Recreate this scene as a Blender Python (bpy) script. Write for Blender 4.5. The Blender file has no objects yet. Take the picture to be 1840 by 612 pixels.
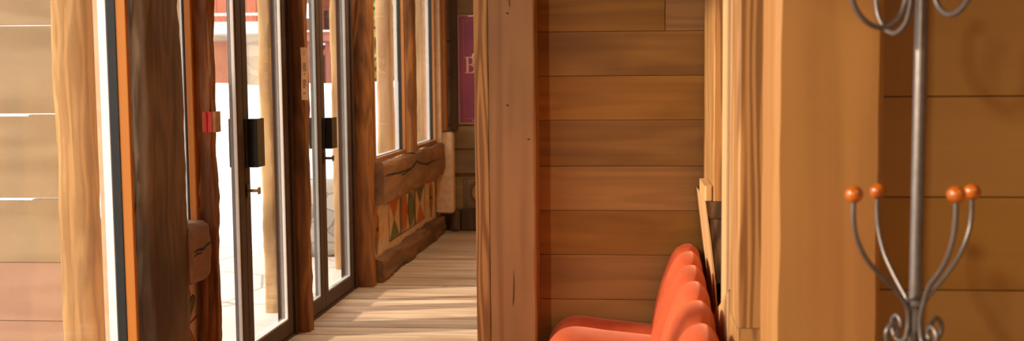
import bpy, bmesh, math, random
from mathutils import Vector, Matrix, noise
from mathutils.bvhtree import BVHTree
PI = math.pi
random.seed(11)
scn = bpy.context.scene
COL = scn.collection

# ------------------------------------------------------------------ materials
MATS = {}

def new_mat(name):
    m = bpy.data.materials.new(name)
    m.use_nodes = True
    nt = m.node_tree
    nt.nodes.clear()
    out = nt.nodes.new('ShaderNodeOutputMaterial')
    b = nt.nodes.new('ShaderNodeBsdfPrincipled')
    nt.links.new(b.outputs[0], out.inputs[0])
    MATS[name] = m
    return m, nt, b, out

def N(nt, t, **kw):
    n = nt.nodes.new(t)
    for k, v in kw.items():
        setattr(n, k, v)
    return n

def math_n(nt, op, a, b=None, clamp=False):
    n = N(nt, 'ShaderNodeMath', operation=op, use_clamp=clamp)
    for i, v in enumerate((a, b)):
        if v is None:
            continue
        if isinstance(v, (int, float)):
            n.inputs[i].default_value = v
        else:
            nt.links.new(v, n.inputs[i])
    return n.outputs[0]

def mixc(nt, fac, a, b, blend='MIX'):
    n = N(nt, 'ShaderNodeMix', data_type='RGBA', blend_type=blend)
    n.clamp_factor = True
    for i, v in ((0, fac), (6, a), (7, b)):
        if isinstance(v, (int, float)):
            n.inputs[i].default_value = v
        elif isinstance(v, (tuple, list)):
            n.inputs[i].default_value = (*v, 1) if len(v) == 3 else v
        else:
            nt.links.new(v, n.inputs[i])
    return n.outputs[2]

def ramp(nt, val, lo, hi):
    n = N(nt, 'ShaderNodeMapRange', interpolation_type='SMOOTHSTEP')
    nt.links.new(val, n.inputs[0])
    n.inputs[1].default_value = lo
    n.inputs[2].default_value = hi
    return n.outputs[0]

def wood(name, dark, light, axis='Z', rings=7.0, freq=2.2, stretch=0.10, grain=0.5, fibre=0.25,
         blotch=0.25, blotch_col=None, island=0.25, knots=0.0, rough=0.55, bump=0.12, knot_col=(0.09, 0.035, 0.012), spec=0.3):
    m, nt, b, out = new_mat(name)
    L = nt.links.new
    tc = N(nt, 'ShaderNodeTexCoord')
    oi = N(nt, 'ShaderNodeObjectInfo')
    geo = N(nt, 'ShaderNodeNewGeometry')
    off = math_n(nt, 'ADD', math_n(nt, 'MULTIPLY', oi.outputs['Random'], 31.0),
                 math_n(nt, 'MULTIPLY', geo.outputs['Random Per Island'], 17.0))
    cv = N(nt, 'ShaderNodeCombineXYZ')
    for i in range(3):
        L(off, cv.inputs[i])
    add = N(nt, 'ShaderNodeVectorMath', operation='ADD')
    L(tc.outputs['Object'], add.inputs[0]); L(cv.outputs[0], add.inputs[1])
    def mapped(s_along, s_cross):
        mp = N(nt, 'ShaderNodeMapping')
        s = [s_cross] * 3
        s['XYZ'.index(axis)] = s_along
        mp.inputs['Scale'].default_value = s
        L(add.outputs[0], mp.inputs[0])
        return mp.outputs[0]
    n1 = N(nt, 'ShaderNodeTexNoise'); n1.inputs['Scale'].default_value = freq
    n1.inputs['Detail'].default_value = 1.5
    L(mapped(stretch, 1.0), n1.inputs[0])
    sn = math_n(nt, 'SINE', math_n(nt, 'MULTIPLY', n1.outputs[0], rings * 2 * PI))
    ring = ramp(nt, sn, -0.9, 1.0)
    n2 = N(nt, 'ShaderNodeTexNoise'); n2.inputs['Scale'].default_value = 45
    n2.inputs['Detail'].default_value = 4
    L(mapped(0.03, 1.0), n2.inputs[0])
    n3 = N(nt, 'ShaderNodeTexNoise'); n3.inputs['Scale'].default_value = 3.0
    n3.inputs['Detail'].default_value = 3
    L(mapped(0.45, 1.0), n3.inputs[0])
    f = math_n(nt, 'ADD', math_n(nt, 'MULTIPLY', ring, grain),
               math_n(nt, 'MULTIPLY', n2.outputs[0], fibre))
    f = math_n(nt, 'ADD', f, (1 - grain - fibre) * 0.5)
    col = mixc(nt, f, light, dark)
    bc = blotch_col or tuple(c * 0.5 for c in dark)
    col = mixc(nt, math_n(nt, 'MULTIPLY', ramp(nt, n3.outputs[0], 0.45, 0.72), blotch), col, bc)
    # board to board tone
    hv = N(nt, 'ShaderNodeHueSaturation')
    L(col, hv.inputs['Color'])
    v = math_n(nt, 'ADD', math_n(nt, 'MULTIPLY', math_n(nt, 'SUBTRACT', geo.outputs['Random Per Island'], 0.5), island * 2), 1.0)
    L(v, hv.inputs['Value'])
    wn_ = N(nt, 'ShaderNodeTexWhiteNoise', noise_dimensions='1D'); L(geo.outputs['Random Per Island'], wn_.inputs['W'])
    L(math_n(nt, 'ADD', math_n(nt, 'MULTIPLY', math_n(nt, 'SUBTRACT', wn_.outputs[0], 0.5), island * 0.9), 1.0), hv.inputs['Saturation'])
    col = hv.outputs[0]
    if knots:
        vo = N(nt, 'ShaderNodeTexVoronoi'); vo.inputs['Scale'].default_value = 2.3
        L(mapped(0.75, 1.3), vo.inputs[0])
        k = math_n(nt, 'SUBTRACT', 1.0, ramp(nt, vo.outputs['Distance'], 0.02, 0.085))
        sep = N(nt, 'ShaderNodeSeparateColor'); L(vo.outputs['Color'], sep.inputs[0])
        k = math_n(nt, 'MULTIPLY', k, math_n(nt, 'LESS_THAN', sep.outputs[0], knots))
        col = mixc(nt, math_n(nt, 'MULTIPLY', k, 0.75), col, knot_col)
    L(col, b.inputs['Base Color'])
    b.inputs['Roughness'].default_value = rough
    b.inputs['Specular IOR Level'].default_value = spec
    bp = N(nt, 'ShaderNodeBump'); bp.inputs['Strength'].default_value = bump
    bp.inputs['Distance'].default_value = 0.01
    L(f, bp.inputs['Height']); L(bp.outputs[0], b.inputs['Normal'])
    return m

def plain(name, c, rough=0.6, metal=0.0, var=0.15, scale=12, bump=0.0, spec=0.4, c2=None, sheen=0.0, sheen_tint=None):
    m, nt, b, out = new_mat(name)
    L = nt.links.new
    tc = N(nt, 'ShaderNodeTexCoord')
    n = N(nt, 'ShaderNodeTexNoise'); n.inputs['Scale'].default_value = scale; n.inputs['Detail'].default_value = 4
    L(tc.outputs['Object'], n.inputs[0])
    c2 = c2 or tuple(x * (1 - var) for x in c)
    L(mixc(nt, ramp(nt, n.outputs[0], 0.35, 0.65), c, c2), b.inputs['Base Color'])
    b.inputs['Roughness'].default_value = rough
    b.inputs['Metallic'].default_value = metal
    b.inputs['Specular IOR Level'].default_value = spec
    if sheen:
        b.inputs['Sheen Weight'].default_value = sheen
        b.inputs['Sheen Roughness'].default_value = 0.4
        b.inputs['Sheen Tint'].default_value = (*sheen_tint, 1)
    if bump:
        bp = N(nt, 'ShaderNodeBump'); bp.inputs['Strength'].default_value = bump
        bp.inputs['Distance'].default_value = 0.01
        L(n.outputs[0], bp.inputs['Height']); L(bp.outputs[0], b.inputs['Normal'])
    return m

def glass(name, veil=0.0, veil_col=(0.9, 0.8, 0.65)):
    m = bpy.data.materials.new(name); m.use_nodes = True
    nt = m.node_tree; nt.nodes.clear(); L = nt.links.new
    out = N(nt, 'ShaderNodeOutputMaterial')
    tr = N(nt, 'ShaderNodeBsdfTransparent'); gl = N(nt, 'ShaderNodeBsdfGlossy')
    gl.inputs['Roughness'].default_value = 0.01
    fr = N(nt, 'ShaderNodeFresnel')
    ge = N(nt, 'ShaderNodeNewGeometry')     # same index from both sides: the pane does not bend light
    L(math_n(nt, 'SUBTRACT', 1.45, math_n(nt, 'MULTIPLY', ge.outputs['Backfacing'], 1.45 - 1 / 1.45)), fr.inputs[0])
    mx = N(nt, 'ShaderNodeMixShader')
    L(fr.outputs[0], mx.inputs[0]); L(tr.outputs[0], mx.inputs[1]); L(gl.outputs[0], mx.inputs[2])
    last = mx
    if veil:
        di = N(nt, 'ShaderNodeBsdfDiffuse'); di.inputs[0].default_value = (*veil_col, 1)
        m2 = N(nt, 'ShaderNodeMixShader'); m2.inputs[0].default_value = veil
        L(mx.outputs[0], m2.inputs[1]); L(di.outputs[0], m2.inputs[2]); last = m2
    L(last.outputs[0], out.inputs[0])
    MATS[name] = m
    return m

def cells(name, c1, c2, joint, scale, squash=(1, 1, 1), rough=0.8, width=0.02):
    """stone paving / rubble masonry: voronoi cells with joints"""
    m, nt, b, out = new_mat(name); L = nt.links.new
    tc = N(nt, 'ShaderNodeTexCoord'); mp = N(nt, 'ShaderNodeMapping')
    mp.inputs['Scale'].default_value = squash
    L(tc.outputs['Object'], mp.inputs[0])
    v1 = N(nt, 'ShaderNodeTexVoronoi'); v1.inputs['Scale'].default_value = scale
    v2 = N(nt, 'ShaderNodeTexVoronoi', feature='DISTANCE_TO_EDGE'); v2.inputs['Scale'].default_value = scale
    L(mp.outputs[0], v1.inputs[0]); L(mp.outputs[0], v2.inputs[0])
    sep = N(nt, 'ShaderNodeSeparateColor'); L(v1.outputs['Color'], sep.inputs[0])
    col = mixc(nt, sep.outputs[0], c1, c2)
    col = mixc(nt, ramp(nt, v2.outputs[0], 0.0, width), joint, col)
    L(col, b.inputs['Base Color']); b.inputs['Roughness'].default_value = rough
    return m

# interior woods
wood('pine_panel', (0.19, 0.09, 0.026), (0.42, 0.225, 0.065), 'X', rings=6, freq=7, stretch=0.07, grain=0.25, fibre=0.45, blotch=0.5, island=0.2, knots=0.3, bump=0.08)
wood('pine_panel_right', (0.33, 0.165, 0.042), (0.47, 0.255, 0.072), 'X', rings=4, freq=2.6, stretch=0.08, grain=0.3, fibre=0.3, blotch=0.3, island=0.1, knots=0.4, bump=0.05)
wood('pine_post', (0.21, 0.10, 0.04), (0.43, 0.23, 0.095), 'Z', rings=5, freq=7, stretch=0.06, grain=0.4, fibre=0.3, blotch=0.3, island=0.05, knots=0.25, bump=0.06)
wood('pine_grain', (0.20, 0.085, 0.024), (0.48, 0.25, 0.085), 'Z', rings=8, freq=13, stretch=0.06, grain=0.75, fibre=0.2, blotch=0.1, island=0.05, knots=0.1, bump=0.1)
wood('pine_pillar', (0.28, 0.125, 0.035), (0.42, 0.205, 0.058), 'Z', rings=5, freq=5, stretch=0.05, grain=0.35, fibre=0.3, blotch=0.3, blotch_col=(0.38, 0.14, 0.05), island=0.05, knots=0.1, bump=0.04)
wood('pale_board', (0.50, 0.27, 0.10), (0.66, 0.40, 0.18), 'Z', rings=3, freq=3.0, stretch=0.06, grain=0.3, fibre=0.35, blotch=0.2, island=0.05, bump=0.04)
wood('frame_wood', (0.40, 0.13, 0.02), (0.56, 0.21, 0.035), 'Z', rings=3, freq=5, stretch=0.05, grain=0.3, fibre=0.35, blotch=0.15, island=0.08, bump=0.04, rough=0.45)
wood('frame_brown', (0.20, 0.075, 0.02), (0.36, 0.15, 0.045), 'Z', rings=3, freq=5, stretch=0.05, grain=0.3, fibre=0.35, blotch=0.3, island=0.1, bump=0.06, rough=0.5)
wood('old_timber', (0.10, 0.036, 0.010), (0.38, 0.15, 0.04), 'Z', rings=6, freq=9, stretch=0.13, grain=0.35, fibre=0.45, blotch=0.85, blotch_col=(0.055, 0.022, 0.008), island=0.05, knots=0.3, bump=0.5, rough=0.6)
wood('grey_timber', (0.06, 0.034, 0.017), (0.235, 0.15, 0.08), 'Z', rings=5, freq=9, stretch=0.16, grain=0.3, fibre=0.45, blotch=0.8, blotch_col=(0.05, 0.028, 0.014), island=0.05, bump=0.5, rough=0.75)
wood('log_wood', (0.15, 0.07, 0.03), (0.34, 0.175, 0.085), 'Y', rings=4, freq=4.5, stretch=0.16, grain=0.3, fibre=0.4, blotch=0.6, blotch_col=(0.10, 0.048, 0.02), island=0.05, knots=0.2, bump=0.4, rough=0.75)
wood('baseboard_wood', (0.10, 0.045, 0.018), (0.24, 0.12, 0.05), 'Y', rings=4, freq=5, stretch=0.2, grain=0.3, fibre=0.4, blotch=0.7, blotch_col=(0.07, 0.03, 0.013), island=0.05, bump=0.5, rough=0.8)
wood('back_board', (0.15, 0.082, 0.034), (0.31, 0.19, 0.09), 'X', rings=4, freq=4, stretch=0.1, grain=0.3, fibre=0.4, blotch=0.55, island=0.2, knots=0.2, bump=0.2, rough=0.75)
wood('dark_board', (0.045, 0.022, 0.011), (0.11, 0.055, 0.026), 'Z', rings=4, freq=4, stretch=0.1, grain=0.3, fibre=0.4, blotch=0.5, island=0.1, bump=0.2, rough=0.75)
wood('end_grain', (0.045, 0.022, 0.009), (0.15, 0.08, 0.034), 'Z', rings=9, freq=5, stretch=0.3, grain=0.75, fibre=0.2, blotch=0.3, island=0.1, bump=0.3, rough=0.8)
wood('floor_wood', (0.30, 0.195, 0.125), (0.66, 0.50, 0.35), 'X', rings=5, freq=5, stretch=0.05, grain=0.35, fibre=0.55, blotch=0.6, blotch_col=(0.22, 0.12, 0.06), island=0.17, knots=0.3, bump=0.4, rough=0.62, spec=0.35)
wood('ceiling_wood', (0.30, 0.13, 0.035), (0.46, 0.22, 0.07), 'X', rings=4, freq=3, stretch=0.07, grain=0.3, fibre=0.3, blotch=0.3, island=0.12, rough=0.6)
# exterior
wood('porch_post', (0.36, 0.21, 0.09), (0.58, 0.37, 0.19), 'Z', rings=4, freq=5, stretch=0.12, grain=0.35, fibre=0.4, blotch=0.4, island=0.05, bump=0.3, rough=0.8)
wood('porch_post_near', (0.20, 0.095, 0.03), (0.44, 0.25, 0.09), 'Z', rings=6, freq=12, stretch=0.10, grain=0.4, fibre=0.45, blotch=0.6, island=0.05, bump=0.4, rough=0.8)
wood('porch_board', (0.20, 0.135, 0.07), (0.35, 0.255, 0.145), 'X', rings=6, freq=3.5, stretch=0.12, grain=0.4, fibre=0.3, blotch=0.2, island=0.06, bump=0.05, rough=0.8)
wood('porch_board_pink', (0.28, 0.155, 0.10), (0.38, 0.22, 0.15), 'X', rings=6, freq=3.5, stretch=0.12, grain=0.4, fibre=0.3, blotch=0.2, island=0.06, bump=0.05, rough=0.8)
wood('red_cladding', (0.36, 0.11, 0.07), (0.50, 0.18, 0.12), 'Z', rings=3, freq=2, stretch=0.1, grain=0.3, fibre=0.3, island=0.2, rough=0.8)
cells('rubble_wall', (0.62, 0.52, 0.40), (0.80, 0.70, 0.56), (0.42, 0.36, 0.28), 2.2, (1, 1, 1.7), width=0.03)
cells('grey_stone', (0.30, 0.28, 0.25), (0.48, 0.45, 0.40), (0.16, 0.15, 0.13), 4.2, (1, 1, 1.5), width=0.05)
cells('paving_stone', (0.50, 0.48, 0.46), (0.60, 0.58, 0.55), (0.26, 0.25, 0.22), 0.9, (1, 1.1, 1), width=0.02)
plain('snow', (0.90, 0.91, 0.93), rough=0.9, var=0.03, scale=2)
plain('snow_slab', (0.88, 0.88, 0.88), rough=0.8, var=0.05)
plain('leaf', (0.30, 0.36, 0.07), rough=0.7, c2=(0.16, 0.22, 0.05), scale=1.5)
plain('leaf_yellow', (0.48, 0.46, 0.11), rough=0.7, c2=(0.26, 0.28, 0.06), scale=1.5)
plain('bark', (0.10, 0.07, 0.05), rough=0.9, var=0.4)
# interior others
plain('plaster', (0.64, 0.42, 0.26), rough=0.85, var=0.16, scale=16, bump=0.12)
plain('plaster_wall', (0.60, 0.45, 0.30), rough=0.85, var=0.1, scale=12, bump=0.1)
plain('paint_orange', (0.55, 0.13, 0.02), rough=0.8, var=0.25, scale=40)
plain('paint_green', (0.16, 0.17, 0.055), rough=0.8, var=0.3, scale=40)
plain('paint_line', (0.07, 0.045, 0.03), rough=0.8)
plain('paint_ochre', (0.44, 0.20, 0.035), rough=0.8, var=0.35, scale=14)
plain('door_metal', (0.060, 0.034, 0.024), rough=0.6, var=0.15, spec=0.2)
plain('leaf_metal', (0.085, 0.050, 0.036), rough=0.6, var=0.15, spec=0.2)  # lighter than the frame metal: room light on the leaf put into the colour
plain('door_edge', (0.10, 0.055, 0.037), rough=0.45, var=0.15, spec=0.5)
plain('handle_metal', (0.014, 0.013, 0.013), rough=0.35, spec=0.5)
plain('brass', (0.55, 0.33, 0.09), rough=0.3, metal=1.0)
plain('rubber', (0.012, 0.012, 0.012), rough=0.5)
plain('white_frame', (0.86, 0.86, 0.84), rough=0.5, var=0.03)
plain('grey_frame', (0.40, 0.42, 0.42), rough=0.5, var=0.08)
plain('velvet', (0.50, 0.088, 0.028), rough=0.85, c2=(0.42, 0.066, 0.020), scale=7, spec=0.15, sheen=0.55, sheen_tint=(1.0, 0.42, 0.26))
plain('iron', (0.17, 0.145, 0.13), rough=0.36, metal=0.6, var=0.15, scale=60)
plain('ball_wood', (0.46, 0.115, 0.009), rough=0.2, c2=(0.30, 0.065, 0.007), scale=25, spec=0.6)
plain('alarm_red', (0.62, 0.055, 0.045), rough=0.35, var=0.05)
plain('alarm_wood', (0.45, 0.24, 0.09), rough=0.6, var=0.3, scale=30)
plain('paper', (0.86, 0.62, 0.40), rough=0.8, var=0.05)
plain('print', (0.13, 0.07, 0.035), rough=0.8)
plain('recess_shade', (0.022, 0.012, 0.007), rough=0.9)  # shade of cracks and nail holes put into a near-black colour
plain('poster_plum', (0.20, 0.027, 0.070), rough=0.5, c2=(0.26, 0.034, 0.080), scale=3)
plain('poster_trim', (0.34, 0.10, 0.10), rough=0.5)
plain('poster_frame', (0.42, 0.26, 0.17), rough=0.5)
plain('letter_pink', (0.72, 0.36, 0.27), rough=0.6, var=0.04)
plain('letter_cream', (0.80, 0.66, 0.47), rough=0.6, var=0.04)
plain('decal', (0.95, 0.88, 0.74), rough=0.6, var=0.02)
glass('clear_glass')
glass('veiled_glass', veil=0.10, veil_col=(0.95, 0.80, 0.60))  # pale diffuse veil stands in for a bright reflection on the pane

# ------------------------------------------------------------------ geometry helpers
def bx(bm, x0, x1, y0, y1, z0, z1, bev=0.0, mi=0):
    v = [bm.verts.new((x, y, z)) for x in (x0, x1) for y in (y0, y1) for z in (z0, z1)]
    fs = [(0, 1, 3, 2), (4, 6, 7, 5), (0, 4, 5, 1), (2, 3, 7, 6), (0, 2, 6, 4), (1, 5, 7, 3)]
    faces = [bm.faces.new([v[i] for i in f]) for f in fs]
    for f in faces:
        f.material_index = mi
    if bev:
        es = list({e for f in faces for e in f.edges})
        r = bmesh.ops.bevel(bm, geom=es, offset=bev, segments=2, profile=0.6, affect='EDGES')
        for f in r['faces']:
            f.material_index = mi
    return bm

def box(x0, x1, y0, y1, z0, z1, bev=0.0):
    return bx(bmesh.new(), x0, x1, y0, y1, z0, z1, bev)

def prism(pts, axis, a, b, bm=None, mi=0):
    """extrude a polygon of 2-D points along an axis. axis 'Y': pts are (x,z); 'X': (y,z); 'Z': (x,y)"""
    bm = bm or bmesh.new()
    def P(p, t):
        return {'Y': (p[0], t, p[1]), 'X': (t, p[0], p[1]), 'Z': (p[0], p[1], t)}[axis]
    A = [bm.verts.new(P(p, a)) for p in pts]
    B = [bm.verts.new(P(p, b)) for p in pts]
    n = len(pts)
    fs = [bm.faces.new(A), bm.faces.new(B[::-1])]
    for i in range(n):
        j = (i + 1) % n
        fs.append(bm.faces.new((A[i], B[i], B[j], A[j])))
    for f in fs:
        f.material_index = mi
    bmesh.ops.recalc_face_normals(bm, faces=fs)
    return bm

def hewn(axis, a0, a1, c0, c1, d0, d1, amp=0.012, power=5, step=0.04, seed=0, nseg=28, taper=None, bend=0.0):
    """hand-hewn timber along an axis; (c0,c1),(d0,d1): extents of the two other axes in XYZ order"""
    bm = bmesh.new()
    nr = max(2, int((a1 - a0) / step))
    rows = []
    for i in range(nr + 1):
        t = i / nr
        a = a0 + (a1 - a0) * t
        row = []
        for k in range(nseg):
            th = 2 * PI * k / nseg
            c, s = math.cos(th), math.sin(th)
            u = math.copysign(abs(c) ** (2 / power), c)
            w = math.copysign(abs(s) ** (2 / power), s)
            sc = taper(t) if taper else 1.0
            off = bend * math.sin(t * PI * 2.3 + seed)
            pc = (c0 + c1) / 2 + u * (c1 - c0) / 2 * sc + off
            pd = (d0 + d1) / 2 + w * (d1 - d0) / 2 * sc
            big = noise.noise(Vector((u * 1.3 + seed * 3.1, w * 1.3, a * 3.0)))
            sm = noise.noise(Vector((u * 4.0 + seed * 7.7, w * 4.0, a * 14.0)))
            dd = amp * (big * 0.9 + sm * 0.45)
            pc += dd * u; pd += dd * w
            row.append(bm.verts.new({'Z': (pc, pd, a), 'Y': (pc, a, pd), 'X': (a, pc, pd)}[axis]))
        rows.append(row)
    for i in range(nr):
        for k in range(nseg):
            j = (k + 1) % nseg
            bm.faces.new((rows[i][k], rows[i][j], rows[i + 1][j], rows[i + 1][k]))
    bm.faces.new(rows[0][::-1]); bm.faces.new(rows[-1])
    bmesh.ops.recalc_face_normals(bm, faces=bm.faces)
    return bm

def catmull(pts, sub=8):
    pts = [Vector(p) for p in pts]
    q = [pts[0]] + pts + [pts[-1]]
    out = []
    for i in range(1, len(q) - 2):
        for s in range(sub):
            t = s / sub
            p0, p1, p2, p3 = q[i - 1], q[i], q[i + 1], q[i + 2]
            out.append(0.5 * ((2 * p1) + (p2 - p0) * t + (2 * p0 - 5 * p1 + 4 * p2 - p3) * t * t + (3 * p1 - p0 - 3 * p2 + p3) * t ** 3))
    out.append(pts[-1])
    return out

def tube(pts, r, bm=None, seg=12, smooth=8, r_end=None):
    bm = bm or bmesh.new()
    path = catmull(pts, smooth) if smooth else [Vector(p) for p in pts]
    rings = []
    up = None
    n = len(path)
    for i, p in enumerate(path):
        d = (path[min(i + 1, n - 1)] - path[max(i - 1, 0)]).normalized()
        if up is None:
            up = d.orthogonal().normalized()
        up = (up - d * up.dot(d)).normalized()
        sd = d.cross(up)
        rr = r if r_end is None else r + (r_end - r) * i / (n - 1)
        rings.append([bm.verts.new(p + (up * math.cos(2 * PI * k / seg) + sd * math.sin(2 * PI * k / seg)) * rr) for k in range(seg)])
    for a, b in zip(rings, rings[1:]):
        for k in range(seg):
            j = (k + 1) % seg
            bm.faces.new((a[k], a[j], b[j], b[k]))
    bm.faces.new(rings[0][::-1]); bm.faces.new(rings[-1])
    return bm

def lathe(prof, cx, cy, bm=None, seg=24):
    bm = bm or bmesh.new()
    rings = []
    for r, z in prof:
        rings.append([bm.verts.new((cx + r * math.cos(2 * PI * k / seg), cy + r * math.sin(2 * PI * k / seg), z)) for k in range(seg)])
    for a, b in zip(rings, rings[1:]):
        for k in range(seg):
            j = (k + 1) % seg
            bm.faces.new((a[k], a[j], b[j], b[k]))
    bm.faces.new(rings[0][::-1]); bm.faces.new(rings[-1])
    return bm

def sphere(c, r, bm=None, seg=24, sz=1.0):
    bm = bm or bmesh.new()
    bmesh.ops.create_uvsphere(bm, u_segments=seg, v_segments=seg // 2 + 2, radius=r, matrix=Matrix.Translation(c) @ Matrix.Diagonal((1, 1, sz, 1)))
    return bm

def obj(name, bm, mats, parent=None, base=None, smooth=False):
    """link a bmesh (in world coordinates) as ONE mesh object; origin goes to base / to the parent's place"""
    me = bpy.data.meshes.new(name)
    o = bpy.data.objects.new(name, me)
    COL.objects.link(o)
    org = Vector((0, 0, 0))
    if parent is not None:
        p, org = parent, Vector((0, 0, 0))
        while p is not None:
            org += p.location
            p = p.parent
        o.parent = parent
    elif base is not None:
        org = Vector(base); o.location = org
    elif base is None and len(bm.verts):
        xs = [v.co.x for v in bm.verts]; ys = [v.co.y for v in bm.verts]; zs = [v.co.z for v in bm.verts]
        org = Vector(((min(xs) + max(xs)) / 2, (min(ys) + max(ys)) / 2, min(zs))); o.location = org
    for v in bm.verts:
        v.co -= org
    bm.to_mesh(me); bm.free()
    for m in (mats if isinstance(mats, (list, tuple)) else [mats]):
        me.materials.append(MATS[m])
    if smooth:
        for p in me.polygons:
            p.use_smooth = True
        try:
            me.set_sharp_from_angle(angle=math.radians(40))
        except Exception:
            pass
    return o

def thing(name, label, cat, loc, group=None):
    o = bpy.data.objects.new(name, None); COL.objects.link(o)
    o.empty_display_size = 0.1
    o.location = loc; o['label'] = label; o['category'] = cat
    if group:
        o['group'] = group
    return o

def tag(o, label, cat, group=None):
    o['label'] = label; o['category'] = cat
    if group:
        o['group'] = group
    return o

def struct(name, bm, mats, label=None, cat=None, smooth=False):
    o = obj(name, bm, mats, base=(0, 0, 0), smooth=smooth)
    o['kind'] = 'structure'
    if label:
        o['label'] = label; o['category'] = cat
    return o

def sroot(name, label, cat, loc):
    o = thing(name, label, cat, loc); o['kind'] = 'structure'
    return o

# ------------------------------------------------------------------ the room shell
XL = -2.10                       # inner face of the left wall's core
def boards(bm, along, a0, a1, b0, b1, c0, c1, width, gap=0.003, jitter=0.0015, bev=0.0015, stag=0.0):
    """a surface of boards running along X; stacked in Z (wall) or Y (floor)"""
    b = b0
    while b < b1 - 1e-4:
        e = min(b + width * (1 + random.uniform(-stag, stag)), b1)
        j = random.uniform(-jitter, jitter)
        if along == 'wall':      # thickness in Y c0..c1, stacked in Z
            bx(bm, a0, a1, c0 + j, c1, b + gap / 2, e - gap / 2, bev)
        elif along == 'floor':   # thickness in Z c0..c1, stacked in Y
            bx(bm, a0, a1, b + gap / 2, e - gap / 2, c0, c1 + j, bev)
        b = e
    return bm

fl = bmesh.new()
boards(fl, 'floor', -2.12, 2.7, -1.5, 11.0, -0.05, 0.0, 0.125, gap=0.006, jitter=0.0025, bev=0.003, stag=0.25)
struct('floor', fl, 'floor_wood', 'worn pale wooden plank floor of the passage', 'floor')
ce = bmesh.new()
boards(ce, 'floor', -2.3, 2.8, -1.6, 11.1, 3.1, 3.14, 0.2, gap=0.002)
struct('ceiling', ce, 'ceiling_wood')

wl = bmesh.new()
T0, T1 = -2.24, XL
bx(wl, T0, T1, -1.5, 0.3, 0, 3.1)
bx(wl, T0, T1, 0.3, 4.24, 0, 0.32); bx(wl, T0, T1, 0.3, 4.24, 2.95, 3.1)
bx(wl, -2.115, -2.088, 4.25, 4.62, 0, 3.1)
bx(wl, -2.115, -2.0, 4.62, 4.91, 0, 0.84); bx(wl, T0, T1, 4.62, 4.9, 2.42, 3.1)
bx(wl, -2.095, -2.03, 4.905, 4.97, 0.84, 3.1)
bx(wl, T0, T1, 5.0, 6.39, 2.3, 3.1)
bx(wl, -2.09, -2.07, 6.383, 6.502, 0, 3.1)
bx(wl, T0, T1, 6.50, 7.81, 2.3, 3.1)
bx(wl, -2.09, -2.045, 7.813, 7.985, 0, 3.1)
bx(wl, -2.08, -1.92, 7.985, 10.9, 0, 0.84); bx(wl, T0, T1, 7.985, 10.6, 2.5, 3.1)
bx(wl, -2.02, -1.97, 10.62, 10.9, 0.84, 3.1)
struct('wall_left', wl, 'plaster', 'peach plaster of the window wall', 'wall')

wb = bmesh.new()
bx(wb, -2.0, -0.6, 10.95, 11.05, 0, 3.1)
for z0, z1 in ((0.0, 0.53), (0.565, 0.80), (0.806, 1.035), (1.04, 1.53), (1.535, 1.87), (1.875, 2.3), (2.3, 3.1)):
    bx(wb, -1.96, -0.64, 10.90, 10.948, z0 + 0.002, z1 - 0.002, 0.003)
struct('wall_back', wb, 'back_board', 'weathered brown board wall at the end of the passage', 'wall')

wn = bmesh.new()                      # niche panel, 0.2 m boards facing the camera
zs = [-0.0, 0.12, 0.32, 0.52, 0.72, 0.917, 1.113, 1.315, 1.508, 1.70, 1.90, 2.1, 2.3, 3.1]
for z0, z1 in zip(zs, zs[1:]):
    if z0 == 1.70:
        bx(wn, -0.70, 0.1335, 4.88, 4.91, z0 + 0.001, z1 - 0.001, 0.001)
        bx(wn, 0.1365, 0.70, 4.88, 4.91, z0 + 0.001, z1 - 0.001, 0.001)
    else:
        bx(wn, -0.70, 0.70, 4.88 + random.uniform(-0.0008, 0.0008), 4.91, z0 + 0.001, z1 - 0.001, 0.001)
bx(wn, -0.70, 0.70, 4.912, 5.0, 0, 3.1)
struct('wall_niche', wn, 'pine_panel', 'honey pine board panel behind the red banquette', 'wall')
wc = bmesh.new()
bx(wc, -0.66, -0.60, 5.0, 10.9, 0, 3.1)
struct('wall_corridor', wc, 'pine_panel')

wr = bmesh.new()                      # right-hand board wall behind the coat stand
zs = [0.0, 0.12, 0.39, 0.655, 0.921, 1.174, 1.444, 1.71, 1.98, 2.25, 3.1]
for z0, z1 in zip(zs, zs[1:]):
    bx(wr, 0.42, 2.6, 3.05 + random.uniform(-0.001, 0.001), 3.08, z0 + 0.0015, z1 - 0.0015, 0.0015)
bx(wr, 0.42, 2.6, 3.082, 3.16, 0, 3.1)
struct('wall_right_front', wr, 'pine_panel_right', 'amber pine board wall behind the iron coat stand', 'wall')
ws = bmesh.new()
bx(ws, 2.6, 2.7, -1.5, 3.16, 0, 3.1)
struct('wall_right', ws, 'pine_panel_right')
w_ = bmesh.new()
bx(w_, -2.24, 2.7, -1.6, -1.5, 0, 3.1)
struct('wall_behind', w_, 'pine_panel_right')
wq = bmesh.new()                      # partition between the bench and the space to the right
bx(wq, 0.43, 0.48, 3.17, 4.878, 0, 3.1)
struct('wall_partition', wq, 'pale_board')

# ------------------------------------------------------------------ windows in the left wall
def ring(bm, x0, x1, y0, y1, z0, z1, w, bev=0.0, wb=None):
    wb = wb or w
    bx(bm, x0, x1, y0, y0 + w, z0, z1, bev); bx(bm, x0, x1, y1 - w, y1, z0, z1, bev)
    bx(bm, x0, x1, y0 + w, y1 - w, z0, z0 + wb, bev); bx(bm, x0, x1, y0 + w, y1 - w, z1 - w, z1, bev)

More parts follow.
